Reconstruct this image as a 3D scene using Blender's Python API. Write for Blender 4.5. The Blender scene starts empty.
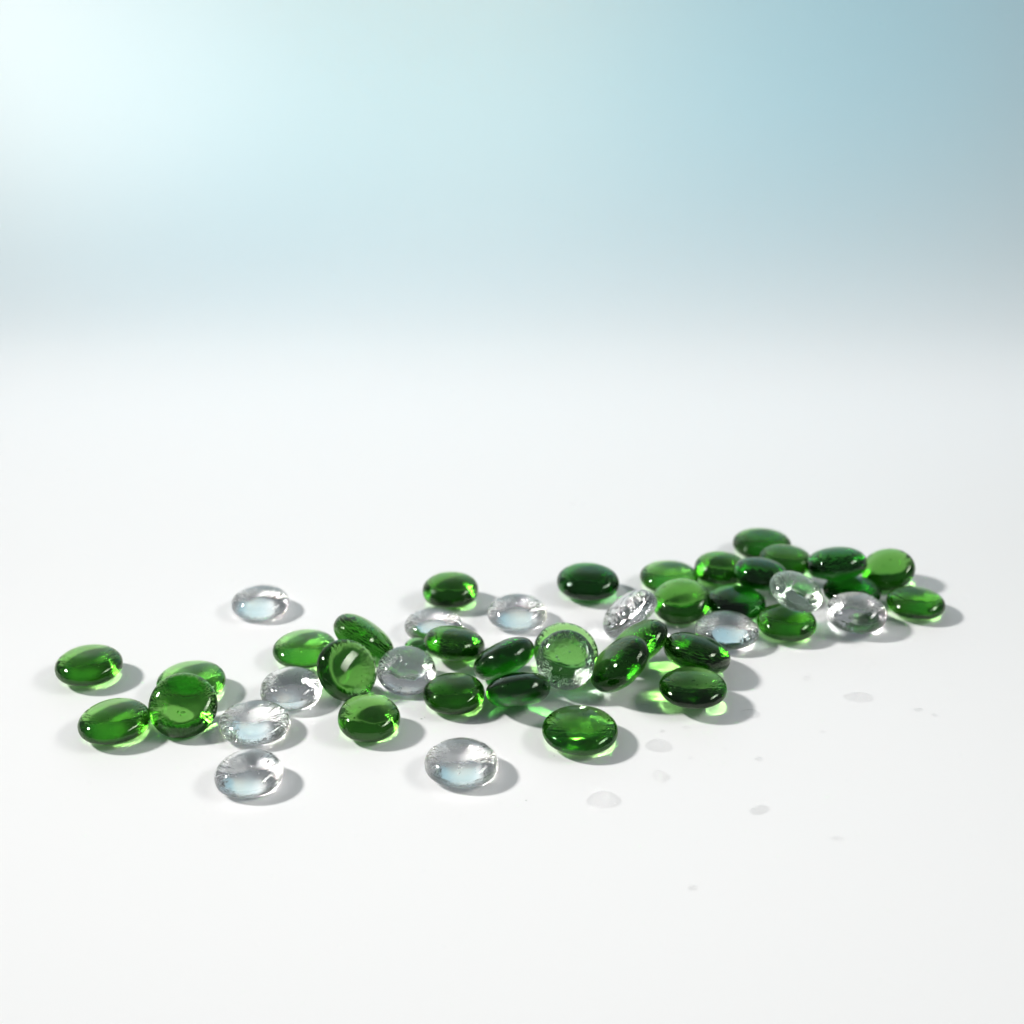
import bpy, bmesh, math, random
from mathutils import Vector, Matrix, noise

# 1 Blender unit = 10 cm; every measure below is in millimetres and scaled by MM
MM = 0.01
scene = bpy.context.scene
scene.unit_settings.system = 'METRIC'
scene.unit_settings.scale_length = 0.1
col = scene.collection
R = math.radians

# ---------------------------------------------------------------- camera
cam_d = bpy.data.cameras.new('camera')
cam = bpy.data.objects.new('camera', cam_d); col.objects.link(cam)
cam_d.lens = 50; cam_d.sensor_width = 36
cam_d.clip_start = 0.05; cam_d.clip_end = 300
cam.location = (0, 0, 195*MM)
cam.rotation_euler = (R(90-24), 0, 0)
cam_d.dof.use_dof = True
cam_d.dof.focus_distance = 352*MM
cam_d.dof.aperture_fstop = 1.25
scene.camera = cam

# ---------------------------------------------------------------- world: a dim studio
w = bpy.data.worlds.new('World'); scene.world = w; w.use_nodes = True
nt = w.node_tree; bg = nt.nodes['Background']
bg.inputs[0].default_value = (0.80, 0.9, 0.94, 1)
bg.inputs[1].default_value = 0.20

# ---------------------------------------------------------------- lamps
def area(name, loc, target, size, power, colr, size_y=None, spread=180, shape='DISK'):
    d = bpy.data.lights.new(name, 'AREA'); d.shape = shape; d.size = size*MM
    if size_y: d.size_y = size_y*MM
    d.energy = power; d.color = colr; d.spread = R(spread)
    o = bpy.data.objects.new(name, d); col.objects.link(o)
    o.location = Vector(loc)*MM
    o.rotation_euler = (Vector(target)-Vector(loc)).to_track_quat('-Z', 'Y').to_euler()
    return o

# key: a small round lamp low on the left, a touch behind the glass, with a grid so it leaves the upright paper alone
area('key_lamp', (-1650, 560, 1400), (20, 280, 0), 240, 152, (1.03, 1.0, 0.975), spread=32)
# unseen fill light added to lift the shadows: a narrow-spread rectangle, high on the right
area('added_side_fill', (1000, 200, 850), (0, 290, 0), 1100, 61, (1.0, 0.995, 0.965), size_y=220, spread=40, shape='RECTANGLE')
# unseen narrow-spread lights added to colour and grade the white background: a cyan strip, a warm one in the middle, a flood, a hot one top left, a strip at its foot
area('added_cyan_strip', (-15, 400, 430), (-15, 780, 140), 620, 15.2, (0.0, 0.86, 1.16), size_y=80, spread=55, shape='RECTANGLE')
area('added_warm_strip', (-50, 400, 430), (-50, 780, 200), 200, 3.6, (1.7, 1.0, 0.3), size_y=80, spread=50, shape='RECTANGLE')
area('added_background_fill', (-100, 400, 750), (-110, 735, 200), 200, 5.6, (0.7, 1.0, 1.12), spread=40)
area('added_corner_light', (-380, 380, 520), (-290, 735, 208), 100, 8.3, (1.2, 1.02, 0.88), spread=36)
area('added_foot_fill', (0, 560, 500), (0, 560, 0), 900, 8.3, (0.94, 1.0, 1.06), size_y=60, spread=40, shape='RECTANGLE')

# ---------------------------------------------------------------- render settings
scene.view_settings.view_transform = 'Standard'
scene.view_settings.look = 'None'
scene.view_settings.exposure = 0; scene.view_settings.gamma = 1
cy = scene.cycles
cy.caustics_refractive = True; cy.caustics_reflective = False
cy.max_bounces = 24; cy.transmission_bounces = 20; cy.glossy_bounces = 8
cy.diffuse_bounces = 8; cy.volume_bounces = 0; cy.transparent_max_bounces = 16
cy.sample_clamp_indirect = 0
cy.use_guiding = True; cy.use_surface_guiding = True; cy.use_volume_guiding = False
cy.blur_glossy = 0.0
cy.use_denoising = True; cy.denoiser = 'OPENIMAGEDENOISE'
cy.use_adaptive_sampling = False

# ---------------------------------------------------------------- materials
def mat(name):
    m = bpy.data.materials.new(name); m.use_nodes = True
    n = m.node_tree; n.nodes.clear()
    return m, n, n.nodes.new('ShaderNodeOutputMaterial')

def paper_mat():
    m, n, out = mat('matt_paper')
    p = n.nodes.new('ShaderNodeBsdfPrincipled')
    p.inputs['Base Color'].default_value = (0.86, 0.865, 0.87, 1)
    p.inputs['Roughness'].default_value = 0.55
    p.inputs['Specular IOR Level'].default_value = 0.25
    tc = n.nodes.new('ShaderNodeTexCoord')
    no = n.nodes.new('ShaderNodeTexNoise'); no.inputs['Scale'].default_value = 55; no.inputs['Detail'].default_value = 5
    bu = n.nodes.new('ShaderNodeBump'); bu.inputs['Strength'].default_value = 0.05; bu.inputs['Distance'].default_value = 0.004
    n.links.new(tc.outputs['Object'], no.inputs['Vector'])
    n.links.new(no.outputs['Fac'], bu.inputs['Height'])
    n.links.new(bu.outputs['Normal'], p.inputs['Normal'])
    n.links.new(p.outputs[0], out.inputs['Surface'])
    return m

def glass_mat(name, tint, dens, absorb, rough=0.0, pit=0.5, fine=150):
    """clear cast glass: tinted body, smooth fire-polished dome, pitted underside"""
    m, n, out = mat(name)
    L = n.links.new
    g = n.nodes.new('ShaderNodeBsdfGlass')
    g.inputs['Color'].default_value = (*tint, 1); g.inputs['IOR'].default_value = 1.5
    g.inputs['Roughness'].default_value = rough
    tc = n.nodes.new('ShaderNodeTexCoord')
    # pits and flow wrinkles, only on the face that cooled against the mould
    off = n.nodes.new('ShaderNodeVectorMath'); off.operation = 'ADD'
    oi = n.nodes.new('ShaderNodeObjectInfo')
    sc = n.nodes.new('ShaderNodeVectorMath'); sc.operation = 'SCALE'; sc.inputs['Scale'].default_value = 37.0
    cmb = n.nodes.new('ShaderNodeCombineXYZ')
    for k in range(3): L(oi.outputs['Random'], cmb.inputs[k])
    L(cmb.outputs[0], sc.inputs[0]); L(tc.outputs['Object'], off.inputs[0]); L(sc.outputs[0], off.inputs[1])
    n1 = n.nodes.new('ShaderNodeTexNoise'); n1.inputs['Scale'].default_value = fine; n1.inputs['Detail'].default_value = 3
    n2 = n.nodes.new('ShaderNodeTexNoise'); n2.inputs['Scale'].default_value = 14; n2.inputs['Detail'].default_value = 2
    L(off.outputs[0], n1.inputs['Vector']); L(off.outputs[0], n2.inputs['Vector'])
    sep = n.nodes.new('ShaderNodeSeparateXYZ'); L(tc.outputs['Object'], sep.inputs[0])
    mr = n.nodes.new('ShaderNodeMapRange'); mr.inputs['From Min'].default_value = 0.008
    mr.inputs['From Max'].default_value = -0.012; L(sep.outputs['Z'], mr.inputs['Value'])
    flat = n.nodes.new('ShaderNodeVectorMath'); flat.operation = 'MULTIPLY'; flat.inputs[1].default_value = (1, 1, 0)
    L(tc.outputs['Object'], flat.inputs[0])
    ln = n.nodes.new('ShaderNodeVectorMath'); ln.operation = 'LENGTH'; L(flat.outputs[0], ln.inputs[0])
    mrr = n.nodes.new('ShaderNodeMapRange'); mrr.interpolation_type = 'SMOOTHSTEP'
    mrr.inputs['From Min'].default_value = 0.025; mrr.inputs['From Max'].default_value = 0.07
    mrr.inputs['To Min'].default_value = 0.02; L(ln.outputs['Value'], mrr.inputs['Value'])
    msk = n.nodes.new('ShaderNodeMath'); msk.operation = 'MULTIPLY'
    L(mr.outputs[0], msk.inputs[0]); L(mrr.outputs[0], msk.inputs[1])
    # radial chill wrinkles round the foot
    nrm = n.nodes.new('ShaderNodeVectorMath'); nrm.operation = 'NORMALIZE'; L(flat.outputs[0], nrm.inputs[0])
    ns = n.nodes.new('ShaderNodeVectorMath'); ns.operation = 'SCALE'; ns.inputs['Scale'].default_value = 0.16
    L(nrm.outputs[0], ns.inputs[0])
    n3v = n.nodes.new('ShaderNodeVectorMath'); n3v.operation = 'ADD'; L(ns.outputs[0], n3v.inputs[0]); L(sc.outputs[0], n3v.inputs[1])
    n3z = n.nodes.new('ShaderNodeVectorMath'); n3z.operation = 'MULTIPLY_ADD'; n3z.inputs[1].default_value = (0.3, 0.3, 0.3)
    L(tc.outputs['Object'], n3z.inputs[0]); L(n3v.outputs[0], n3z.inputs[2])
    n3 = n.nodes.new('ShaderNodeTexNoise'); n3.inputs['Scale'].default_value = 34; n3.inputs['Detail'].default_value = 3
    L(n3z.outputs[0], n3.inputs['Vector'])
    mix = n.nodes.new('ShaderNodeMath'); mix.operation = 'ADD'
    L(n1.outputs['Fac'], mix.inputs[0]); L(n3.outputs['Fac'], mix.inputs[1])
    mul = n.nodes.new('ShaderNodeMath'); mul.operation = 'MULTIPLY'
    L(mix.outputs[0], mul.inputs[0]); L(msk.outputs[0], mul.inputs[1])
    b1 = n.nodes.new('ShaderNodeBump'); b1.inputs['Strength'].default_value = pit; b1.inputs['Distance'].default_value = 0.012
    b2 = n.nodes.new('ShaderNodeBump'); b2.inputs['Strength'].default_value = 0.12; b2.inputs['Distance'].default_value = 0.006
    L(n2.outputs['Fac'], b2.inputs['Height'])
    L(mul.outputs[0], b1.inputs['Height']); L(b2.outputs['Normal'], b1.inputs['Normal'])
    L(b1.outputs['Normal'], g.inputs['Normal'])
    L(g.outputs[0], out.inputs['Surface'])
    if dens:
        v = n.nodes.new('ShaderNodeVolumeAbsorption')
        v.inputs['Color'].default_value = (*absorb, 1); v.inputs['Density'].default_value = dens
        L(v.outputs[0], out.inputs['Volume'])
    return m

GREEN = glass_mat('green_glass', (0.92, 1.0, 0.84), 28, (0.29, 0.655, 0.09), pit=0.2)
MID = glass_mat('bright_green_glass', (0.93, 1.0, 0.85), 23, (0.30, 0.68, 0.08), pit=0.25)
LIGHT = glass_mat('light_green_glass', (0.93, 1.0, 0.87), 18, (0.34, 0.745, 0.11), pit=0.2)
DARK = glass_mat('dark_green_glass', (0.90, 0.99, 0.88), 40, (0.25, 0.675, 0.18), pit=0.2)
CLEAR = glass_mat('clear_glass', (1, 1, 1), 0, (1, 1, 1), pit=0.42)
SMOKY = glass_mat('smoky_clear_glass', (0.95, 0.98, 0.95), 3, (0.6, 0.8, 0.6), pit=0.5)
WATER = glass_mat('water', (1, 1, 1), 0, (1, 1, 1), pit=0.0)
WATER.node_tree.nodes['Glass BSDF'].inputs['IOR'].default_value = 1.33
# drops this thin let most light straight through
_n = WATER.node_tree; _t = _n.nodes.new('ShaderNodeBsdfTransparent'); _m = _n.nodes.new('ShaderNodeMixShader'); _m.inputs[0].default_value = 0.2
_n.links.new(_t.outputs[0], _m.inputs[1]); _n.links.new(_n.nodes['Glass BSDF'].outputs[0], _m.inputs[2])
_n.links.new(_m.outputs[0], _n.nodes['Material Output'].inputs['Surface'])
CRUMB, _n, _o = mat('crumb_glass')
_p = _n.nodes.new('ShaderNodeBsdfPrincipled'); _p.inputs['Base Color'].default_value = (0.72, 0.74, 0.72, 1); _p.inputs['Roughness'].default_value = 0.2
_n.links.new(_p.outputs[0], _o.inputs['Surface'])

def bubble_mat():
    m, n, out = mat('trapped_air')
    g = n.nodes.new('ShaderNodeBsdfGlass'); g.inputs['IOR'].default_value = 1/1.5
    g.inputs['Roughness'].default_value = 0
    n.links.new(g.outputs[0], out.inputs['Surface'])
    return m
BUBBLE = bubble_mat()

# ---------------------------------------------------------------- the setting: one seamless sheet
def mesh_obj(name, verts, faces, m, parent=None, smooth=True):
    me = bpy.data.meshes.new(name); me.from_pydata(verts, [], faces); me.update()
    if smooth: me.polygons.foreach_set('use_smooth', [True]*len(me.polygons))
    me.materials.append(m)
    o = bpy.data.objects.new(name, me); col.objects.link(o)
    if parent: o.parent = parent
    return o

def sweep():
    prof = [(y, 0.0) for y in (-900, -400, 0, 250, 450)]
    y0, rad = 620, 150
    prof.append((y0, 0.0))
    for k in range(1, 49):
        a = k/48*math.pi/2
        prof.append((y0+rad*math.sin(a), rad*(1-math.cos(a))))
    prof += [(y0+rad, rad+z) for z in (150, 400, 900)]
    xs = [-1500, -700, -300, 0, 300, 700, 1500]
    vs = [(x*MM, y*MM, z*MM) for (y, z) in prof for x in xs]
    nx = len(xs)
    fs = [(i*nx+j, i*nx+j+1, (i+1)*nx+j+1, (i+1)*nx+j) for i in range(len(prof)-1) for j in range(nx-1)]
    o = mesh_obj('backdrop', vs, fs, paper_mat())
    o['kind'] = 'structure'; o['label'] = 'white paper sweep curving up into the pale blue background'
    return o
sweep()

# ---------------------------------------------------------------- glass gems
# (dome exponent, foot exponent, dome height, foot depth): the clear ones sit on a flatter foot
ROUND = (0.88, 0.86, 0.97, 0.97)
FLAT = (0.95, 0.66, 1.12, 0.72)
def gem_mesh(name, rad, b, seed, shape, nu=96, nv=48):
    E_TOP, E_BOT, TOP, BOT = shape
    rnd = random.Random(seed)
    e2, p2 = rnd.uniform(0.0, 0.022), rnd.uniform(0, 6.28)
    e3, p3 = rnd.uniform(0.0, 0.008), rnd.uniform(0, 6.28)
    so = Vector((rnd.uniform(0, 50), rnd.uniform(0, 50), rnd.uniform(0, 50)))
    vs = []
    def pt(u, v):
        th = u*2*math.pi; ph = -math.pi/2+v*math.pi
        c, s = max(0, math.cos(ph)), math.sin(ph)
        e = E_TOP if s >= 0 else E_BOT
        rr = rad*c**e*(1+e2*math.cos(2*th+p2)+e3*math.cos(3*th+p3))
        z = b*math.copysign(abs(s)**e, s)*(TOP if s >= 0 else BOT)
        p = Vector((rr*math.cos(th), rr*math.sin(th), z))
        k = noise.noise(p*0.14+so)*0.035
        # rounder wobble on the underside where the glass cooled on the mould
        k += noise.noise(p*0.45+so)*(0.012 if z < 0 else 0.003)
        p.z *= 1+k; p.x *= 1+k*0.15; p.y *= 1+k*0.15
        return p
    vs.append(pt(0, 0))
    for j in range(1, nv):
        for i in range(nu): vs.append(pt(i/nu, j/nv))
    vs.append(pt(0, 1))
    fs = [(0, 1+(i+1) % nu, 1+i) for i in range(nu)]
    for j in range(nv-2):
        for i in range(nu):
            a = 1+j*nu; bb = a+nu; k = (i+1) % nu
            fs.append((a+i, a+k, bb+k, bb+i))
    top = len(vs)-1; a = 1+(nv-2)*nu
    fs += [(a+i, a+(i+1) % nu, top) for i in range(nu)]
    return [tuple(v*MM) for v in vs], fs

_bm = bmesh.new(); bmesh.ops.create_uvsphere(_bm, u_segments=14, v_segments=9, radius=MM)
BUBBLE_MESH = bpy.data.meshes.new('air_bubble'); _bm.to_mesh(BUBBLE_MESH); _bm.free()
BUBBLE_MESH.polygons.foreach_set('use_smooth', [True]*len(BUBBLE_MESH.polygons)); BUBBLE_MESH.materials.append(BUBBLE)
def add_bubble(parent, p, r, stretch=1.0):
    o = bpy.data.objects.new('air_bubble', BUBBLE_MESH); col.objects.link(o); o.parent = parent
    o.location = Vector(p)*MM; o.scale = (r*stretch, r, r)
    return o

# (kind, material, x, y, z, normal*10, radius, half thickness, bubbles, label) in millimetres
GEMS = [
('gem', 'green', 78.79, 405.36, 3.48, 0.0, 0.0, 10.0, 9.14, 3.59, 4, 'green glass gem at the very back of the big right cluster, farthest from the camera'),
('gem', 'green', 83.08, 389.38, 5.48, 0.0, 0.0, 10.0, 8.06, 3.79, 6, 'green glass gem just right of the farthest gem, half hidden above the smoky clear one'),
('gem', 'green', 62.99, 386.48, 4.2, 0.0, 0.0, 10.0, 7.72, 4.33, 4, 'green glass gem at the cluster back, between the light green and teal-topped gems'),
('gem', 'light', 47.18, 382.48, 3.33, 0.0, 0.0, 10.0, 8.71, 3.43, 4, 'light green glass gem at the back left corner of the big cluster'),
('gem', 'dark', 22.56, 377.29, 4.27, 0.0, 0.0, 10.0, 9.13, 4.4, 4, 'dark green glass gem lying alone behind the spill, just left of the big cluster'),
('gem', 'green', -18.05, 372.03, 4.3, 0.0, 0.0, 10.0, 8.14, 4.43, 4, 'green glass gem lying alone behind two clear gems, left of centre'),
('gem', 'dark', 100.34, 373.94, 2.99, 0.0, 0.0, 10.0, 8.56, 3.08, 4, 'very dark green glass gem squeezed under a leaning gem, right behind the rightmost clear gem'),
('gem', 'green', 113.25, 384.29, 4.95, -2.67, -2.15, 9.39, 7.98, 4.23, 4, 'green glass gem tilted up at the cluster back right corner, showing its round face'),
('gem', 'clear', -73.13, 367.03, 2.62, 0.0, 0.0, 10.0, 8.36, 3.64, 4, 'clear glass gem lying alone, farthest back on the left'),
('gem', 'dark', 64.87, 365.57, 3.39, 0.0, 0.0, 10.0, 8.69, 3.49, 4, 'dark green glass gem inside the big cluster, directly behind its flat left clear gem'),
('gem', 'dark', 73.28, 375.78, 7.84, 0.81, 1.55, 9.85, 8.26, 4.38, 4, 'dark green glass gem with a teal top, resting left of the smoky clear gem'),
('gem', 'dark', 95.91, 377.83, 10.12, -0.91, 2.64, 9.6, 9.01, 4.78, 6, 'dark green glass gem with a broad teal top, raised on others, cluster top right'),
('gem', 'mid', 116.93, 365.77, 3.28, 0.0, 0.0, 10.0, 8.26, 3.39, 4, 'green glass gem lying flat at the far right end of the spill'),
('gem', 'clear', 1.43, 360.46, 2.84, 0.0, 0.0, 10.0, 8.45, 3.94, 4, 'clear glass gem lying flat behind the middle group, between two lone green gems'),
('gem', 'clear', -22.16, 353.7, 2.45, 0.0, 0.0, 10.0, 8.19, 3.41, 4, 'clear glass gem partly hidden behind a dimpled green gem, left of centre'),
('gem', 'light', -56.38, 338.69, 3.36, 0.0, 0.0, 10.0, 8.72, 3.46, 9, 'light green glass gem lying flat behind the dark upright disc'),
('gem', 'green', -40.01, 337.24, 7.27, 5.76, 3.05, 7.59, 9.19, 4.87, 6, 'green glass gem leaning on edge, sloping down rightwards behind the dark upright disc'),
('gem', 'green', 48.67, 363.67, 4.87, -1.35, -1.97, 9.71, 8.5, 4.5, 8, 'green glass gem tipped towards the camera at the front left of the big cluster'),
('gem', 'mid', 77.3, 353.2, 3.69, 0.0, 0.0, 10.0, 8.45, 3.8, 4, 'green glass gem lying flat between the two clear gems along the cluster front'),
('gem', 'smoky', 80.0, 356.89, 11.59, 2.95, -1.63, 9.42, 7.61, 4.03, 10, 'smoky clear glass gem tipped up among green ones near the cluster top'),
('gem', 'clear', 97.77, 357.52, 4.25, 0.0, 0.0, 10.0, 8.53, 4.65, 4, 'clear glass gem lying flat at the cluster right front, beside the last green gem'),
('gem', 'clear', 33.05, 352.17, 6.78, -6.34, 1.8, 7.52, 8.68, 4.6, 6, 'clear streaked glass gem standing on edge, sloping up rightwards beside the big cluster'),
('gem', 'clear', 59.81, 348.82, 3.53, 0.0, 0.0, 10.0, 8.78, 3.65, 6, 'clear glass gem lying flat at the cluster left front, behind the sloping bright green gem'),
('gem', 'green', -15.64, 338.83, 4.84, 1.4, 2.23, 9.65, 8.3, 4.4, 15, 'dimpled green glass gem tipped in front of the half-hidden clear gem left of centre'),
('gem', 'dark', -26.32, 343.19, 2.08, 0.0, 0.0, 10.0, 3.31, 1.83, 6, 'tiny dark green glass gem almost hidden behind a tilted clear gem'),
('gem', 'green', -42.83, 320.54, 7.39, 5.88, -5.62, 5.82, 8.31, 4.4, 12, 'dark green glass disc standing up to face the camera, left of centre'),
('gem', 'clear', -27.84, 325.85, 4.29, 1.2, -2.31, 9.66, 7.92, 4.2, 12, 'clear glass gem tipped towards the camera, right of the dark upright green disc'),
('gem', 'green', 34.24, 335.95, 6.76, -5.43, 1.36, 8.28, 8.36, 4.43, 6, 'green glass gem leaning up rightwards, just behind the steep glossy gem in the middle'),
('gem', 'green', 49.51, 332.34, 5.73, 2.6, 2.54, 9.32, 9.1, 4.82, 12, 'bright green glass gem sloping down rightwards, behind the speckled gem beside the water drops'),
('gem', 'green', 46.51, 315.53, 5.15, 0.0, 0.0, 10.0, 8.74, 3.15, 12, 'speckled dark green glass gem in front of the sloping bright one, nearest the water drops'),
('gem', 'light', 14.46, 332.6, 5.89, 1.39, -4.12, 9.01, 8.84, 4.68, 9, 'light green glass gem mostly covered by the pale see-through disc in front'),
('gem', 'green', 27.89, 321.1, 8.86, -6.65, 0.57, 7.45, 8.82, 4.68, 9, 'dark green glass gem leaning steeply up rightwards, just right of the pale disc'),
('gem', 'smoky', 13.9, 321.87, 9.61, -2.51, -7.66, 5.92, 7.79, 4.13, 15, 'pale greenish see-through glass disc standing up to face the camera in the middle'),
('gem', 'dark', -2.11, 327.72, 6.7, -4.41, 4.24, 7.91, 8.72, 4.62, 9, 'dark green glass gem leaning up rightwards on another, left of the pale disc'),
('gem', 'green', -14.9, 314.89, 3.75, 0.0, 0.0, 10.0, 7.97, 3.87, 12, 'green glass gem lying flat at the left front of the middle group'),
('gem', 'dark', 1.53, 312.8, 6.06, -1.37, 5.13, 8.48, 8.41, 4.46, 9, 'very dark green glass gem on its edge under the leaning gem, below the pale disc'),
('gem', 'mid', 16.76, 298.38, 3.34, 0.0, 0.0, 10.0, 9.55, 3.44, 9, 'large green glass gem lying alone at the front, right of centre'),
('gem', 'light', -83.64, 321.0, 3.52, 0.0, 0.0, 10.0, 8.87, 3.63, 9, 'light green glass gem lying behind the upright yellow-green disc at the left'),
('gem', 'mid', -112.57, 329.14, 3.74, 0.0, 0.0, 10.0, 8.78, 3.86, 6, 'green glass gem lying alone farthest left'),
('gem', 'mid', -82.14, 304.72, 6.45, 0.9, -5.92, 8.01, 8.49, 4.5, 12, 'yellow-green glass disc tilted up to face the camera near the left end'),
('gem', 'mid', -98.84, 301.87, 3.58, 0.0, 0.0, 10.0, 8.83, 3.69, 6, 'green glass gem lying flat at the left end, touching the upright yellow-green disc'),
('gem', 'clear', -57.26, 317.92, 3.11, 0.0, 0.0, 10.0, 8.03, 4.33, 9, 'clear glass gem lying flat just left of the dark upright green disc'),
('gem', 'clear', -64.26, 302.8, 2.55, 0.0, 0.0, 10.0, 8.86, 3.54, 9, 'clear glass gem just right of the yellow-green disc, middle of three clear ones'),
('gem', 'mid', -35.6, 302.57, 4.16, 0.66, -0.86, 9.94, 7.84, 4.16, 9, 'green glass gem lying just in front of the dark upright disc'),
('gem', 'clear', -61.81, 280.3, 2.8, 0.0, 0.0, 10.0, 8.05, 3.89, 9, 'clear glass gem at the front left, nearest the camera of three clear ones'),
('gem', 'clear', -12.01, 284.72, 2.83, 0.0, 0.0, 10.0, 8.74, 3.93, 12, 'clear glass gem lying alone at the very front, left of centre'),
]
MAT = {'green': GREEN, 'mid': MID, 'light': LIGHT, 'dark': DARK, 'clear': CLEAR, 'smoky': SMOKY}
def build_gem(i, kind, mt, x, y, z, nx, ny, nz, rad, b, bubbles, label):
    verts, faces = gem_mesh(kind, rad, b, 100+i*7, FLAT if mt == 'clear' else ROUND)
    n = Vector((nx, ny, nz)).normalized()
    rnd = random.Random(i*13+5)
    q = Vector((0, 0, 1)).rotation_difference(n).to_matrix().to_4x4() @ Matrix.Rotation(rnd.uniform(0, 6.28), 4, 'Z')
    zmin = min((q @ Vector(v)).z for v in verts)/MM
    if z+zmin < 0.4: z = 0.03-zmin                   # rests on the paper
    name = 'clear_glass_gem' if mt in ('clear', 'smoky') else 'green_glass_gem'
    o = mesh_obj(name, verts, faces, MAT[mt])
    o.matrix_world = Matrix.Translation(Vector((x, y, z))*MM) @ q
    o['label'] = label; o['category'] = 'glass gem'
    o['group'] = 'clear glass gems' if mt in ('clear', 'smoky') else 'green glass gems'
    br = random.Random(i*3+1)
    for k in range(bubbles):
        a = br.uniform(0, 6.28); r = rad*br.uniform(0.15, 0.72)
        f = math.sqrt(1-(r/rad)**2)
        add_bubble(o, (r*math.cos(a), r*math.sin(a), b*f*br.uniform(-0.6, 0.55)), br.choice((0.08, 0.1, 0.12, 0.16, 0.26)), br.choice((1, 1, 1.5, 2.2)))
    return o
for i, g in enumerate(GEMS): build_gem(i, *g)

# ---------------------------------------------------------------- water drops and crumbs on the paper
def drop_mesh(a, b, h, seed, nu=48, nv=12):
    """low dome of water with an uneven outline; its foot wets the paper, so there is no face below"""
    rnd = random.Random(seed); p2, p3 = rnd.uniform(0, 6.28), rnd.uniform(0, 6.28)
    vs = [(0, 0, h*MM)]
    for j in range(1, nv+1):
        rr = j/nv; z = h*(1-rr*rr)**0.7
        for i in range(nu):
            th = i/nu*2*math.pi; k = rr*(1+0.05*math.cos(2*th+p2)+0.04*math.cos(3*th+p3))
            vs.append((a*k*math.cos(th)*MM, b*k*math.sin(th)*MM, z*MM))
    fs = [(0, 1+i, 1+(i+1) % nu) for i in range(nu)]
    for j in range(nv-1):
        s = 1+j*nu
        fs += [(s+i, s+nu+i, s+nu+(i+1) % nu, s+(i+1) % nu) for i in range(nu)]
    return vs, fs
# x, y, half length, half width (mm), turn (deg), label
DROPS = [
    (21.25, 273.91, 3.707, 3.344, -3, 'largest water droplet, nearest the camera below the big lone green gem'),
    (36.11, 296.37, 3.323, 2.707, -3, 'round water droplet just right of the large green gem at the front'),
    (60.83, 311.05, 2.428, 2.126, -3, 'water droplet at the shadow edge of the speckled green gem'),
    (90.39, 319.07, 3.65, 2.441, -3, 'wide water droplet lying apart, below the right end of the spill'),
    (34.13, 313.93, 1.802, 1.588, 0, 'thin flat water droplet below the steep leaning green gem'),
    (35.43, 283.35, 1.902, 2.34, 35, 'faint pear-shaped water droplet between the round droplet and the largest one'),
    (56.73, 270.03, 2.407, 1.639, 30, 'slanting elongated water smear on the bare paper right of centre'),
    (78.66, 328.71, 1.201, 0.973, 0, 'small water droplet left of the wide lone droplet, below the clear gem'),
    (104.3, 313.11, 1.156, 0.904, 0, 'small water droplet far right, left one of a close pair'),
    (107.9, 310.58, 0.766, 0.67, 0, 'tiny water droplet at the far right, right one of a close pair'),
    (59.85, 290.71, 0.97, 0.81, 0, 'small water droplet below the droplet at the shadow edge'),
    (61.04, 316.36, 0.647, 0.689, 0, 'tiny bright water droplet in the shadow of the speckled green gem'),
    (37.67, 303.11, 0.564, 0.646, 0, 'tiny water droplet directly above the round droplet by the large green gem'),
    (43.89, 304.72, 0.88, 0.651, 0, 'tiny flat water droplet below the speckled green gem'),
    (77.73, 302.66, 0.625, 0.515, 0, 'pinprick water droplet on bare paper, below and left of the wide lone droplet'),
    (52.15, 294.87, 0.49, 0.413, 0, 'pinprick water droplet between the round droplet and the small one right of it'),
    (43.22, 291.14, 0.607, 0.487, 0, 'pinprick water droplet just below and right of the round droplet'),
    (38.24, 242.45, 1.058, 0.785, 20, 'small raised water droplet alone near the bottom of the picture'),
    (72.24, 259.44, 1.334, 0.689, 5, 'faint flat water droplet low on the right'),
    (79.29, 281.67, 0.355, 0.387, 0, 'pinprick water droplet right of the slanting smear, above the faint flat droplet'),
]
for i, (x, y, a, b, ang, label) in enumerate(DROPS):
    vs, fs = drop_mesh(a, b, 0.46*min(a, b), 900+i)
    o = mesh_obj('water_droplet', vs, fs, WATER)
    o.location = (x*MM, y*MM, 0.004*MM); o.rotation_euler = (0, 0, R(ang))
    o['label'] = label; o['category'] = 'water droplet'; o['group'] = 'water droplets on the paper'
# crumbs of glass shed by the gems
CRUMBS = [
    (-23.12, 308.68, 0.36, 'pale glass crumb on the paper between two flat green gems, left of centre'),
    (-22.27, 309.39, 0.2, 'tiniest glass crumb, touching the pale one left of centre'),
    (3.24, 273.71, 0.25, 'glass crumb right of the front clear gem'),
    (10.22, 292.0, 0.22, 'glass crumb below the large lone green gem'),
]
for i, (x, y, s, label) in enumerate(CRUMBS):
    rnd = random.Random(50+i)
    bm = bmesh.new()
    for k in range(9): bm.verts.new([rnd.uniform(-1, 1)*s*MM, rnd.uniform(-1, 1)*s*MM*0.7, rnd.uniform(0, 0.8)*s*MM])
    r = bmesh.ops.convex_hull(bm, input=bm.verts)
    bmesh.ops.delete(bm, geom=[v for v in bm.verts if not v.link_faces], context='VERTS')
    me = bpy.data.meshes.new('glass_crumb'); bm.to_mesh(me); bm.free(); me.materials.append(CRUMB)
    o = bpy.data.objects.new('glass_crumb', me); col.objects.link(o)
    zm = min(v.co.z for v in me.vertices); o.location = (x*MM, y*MM, 0.01*MM-zm)
    o['label'] = label; o['category'] = 'crumb'; o['group'] = 'glass crumbs on the paper'
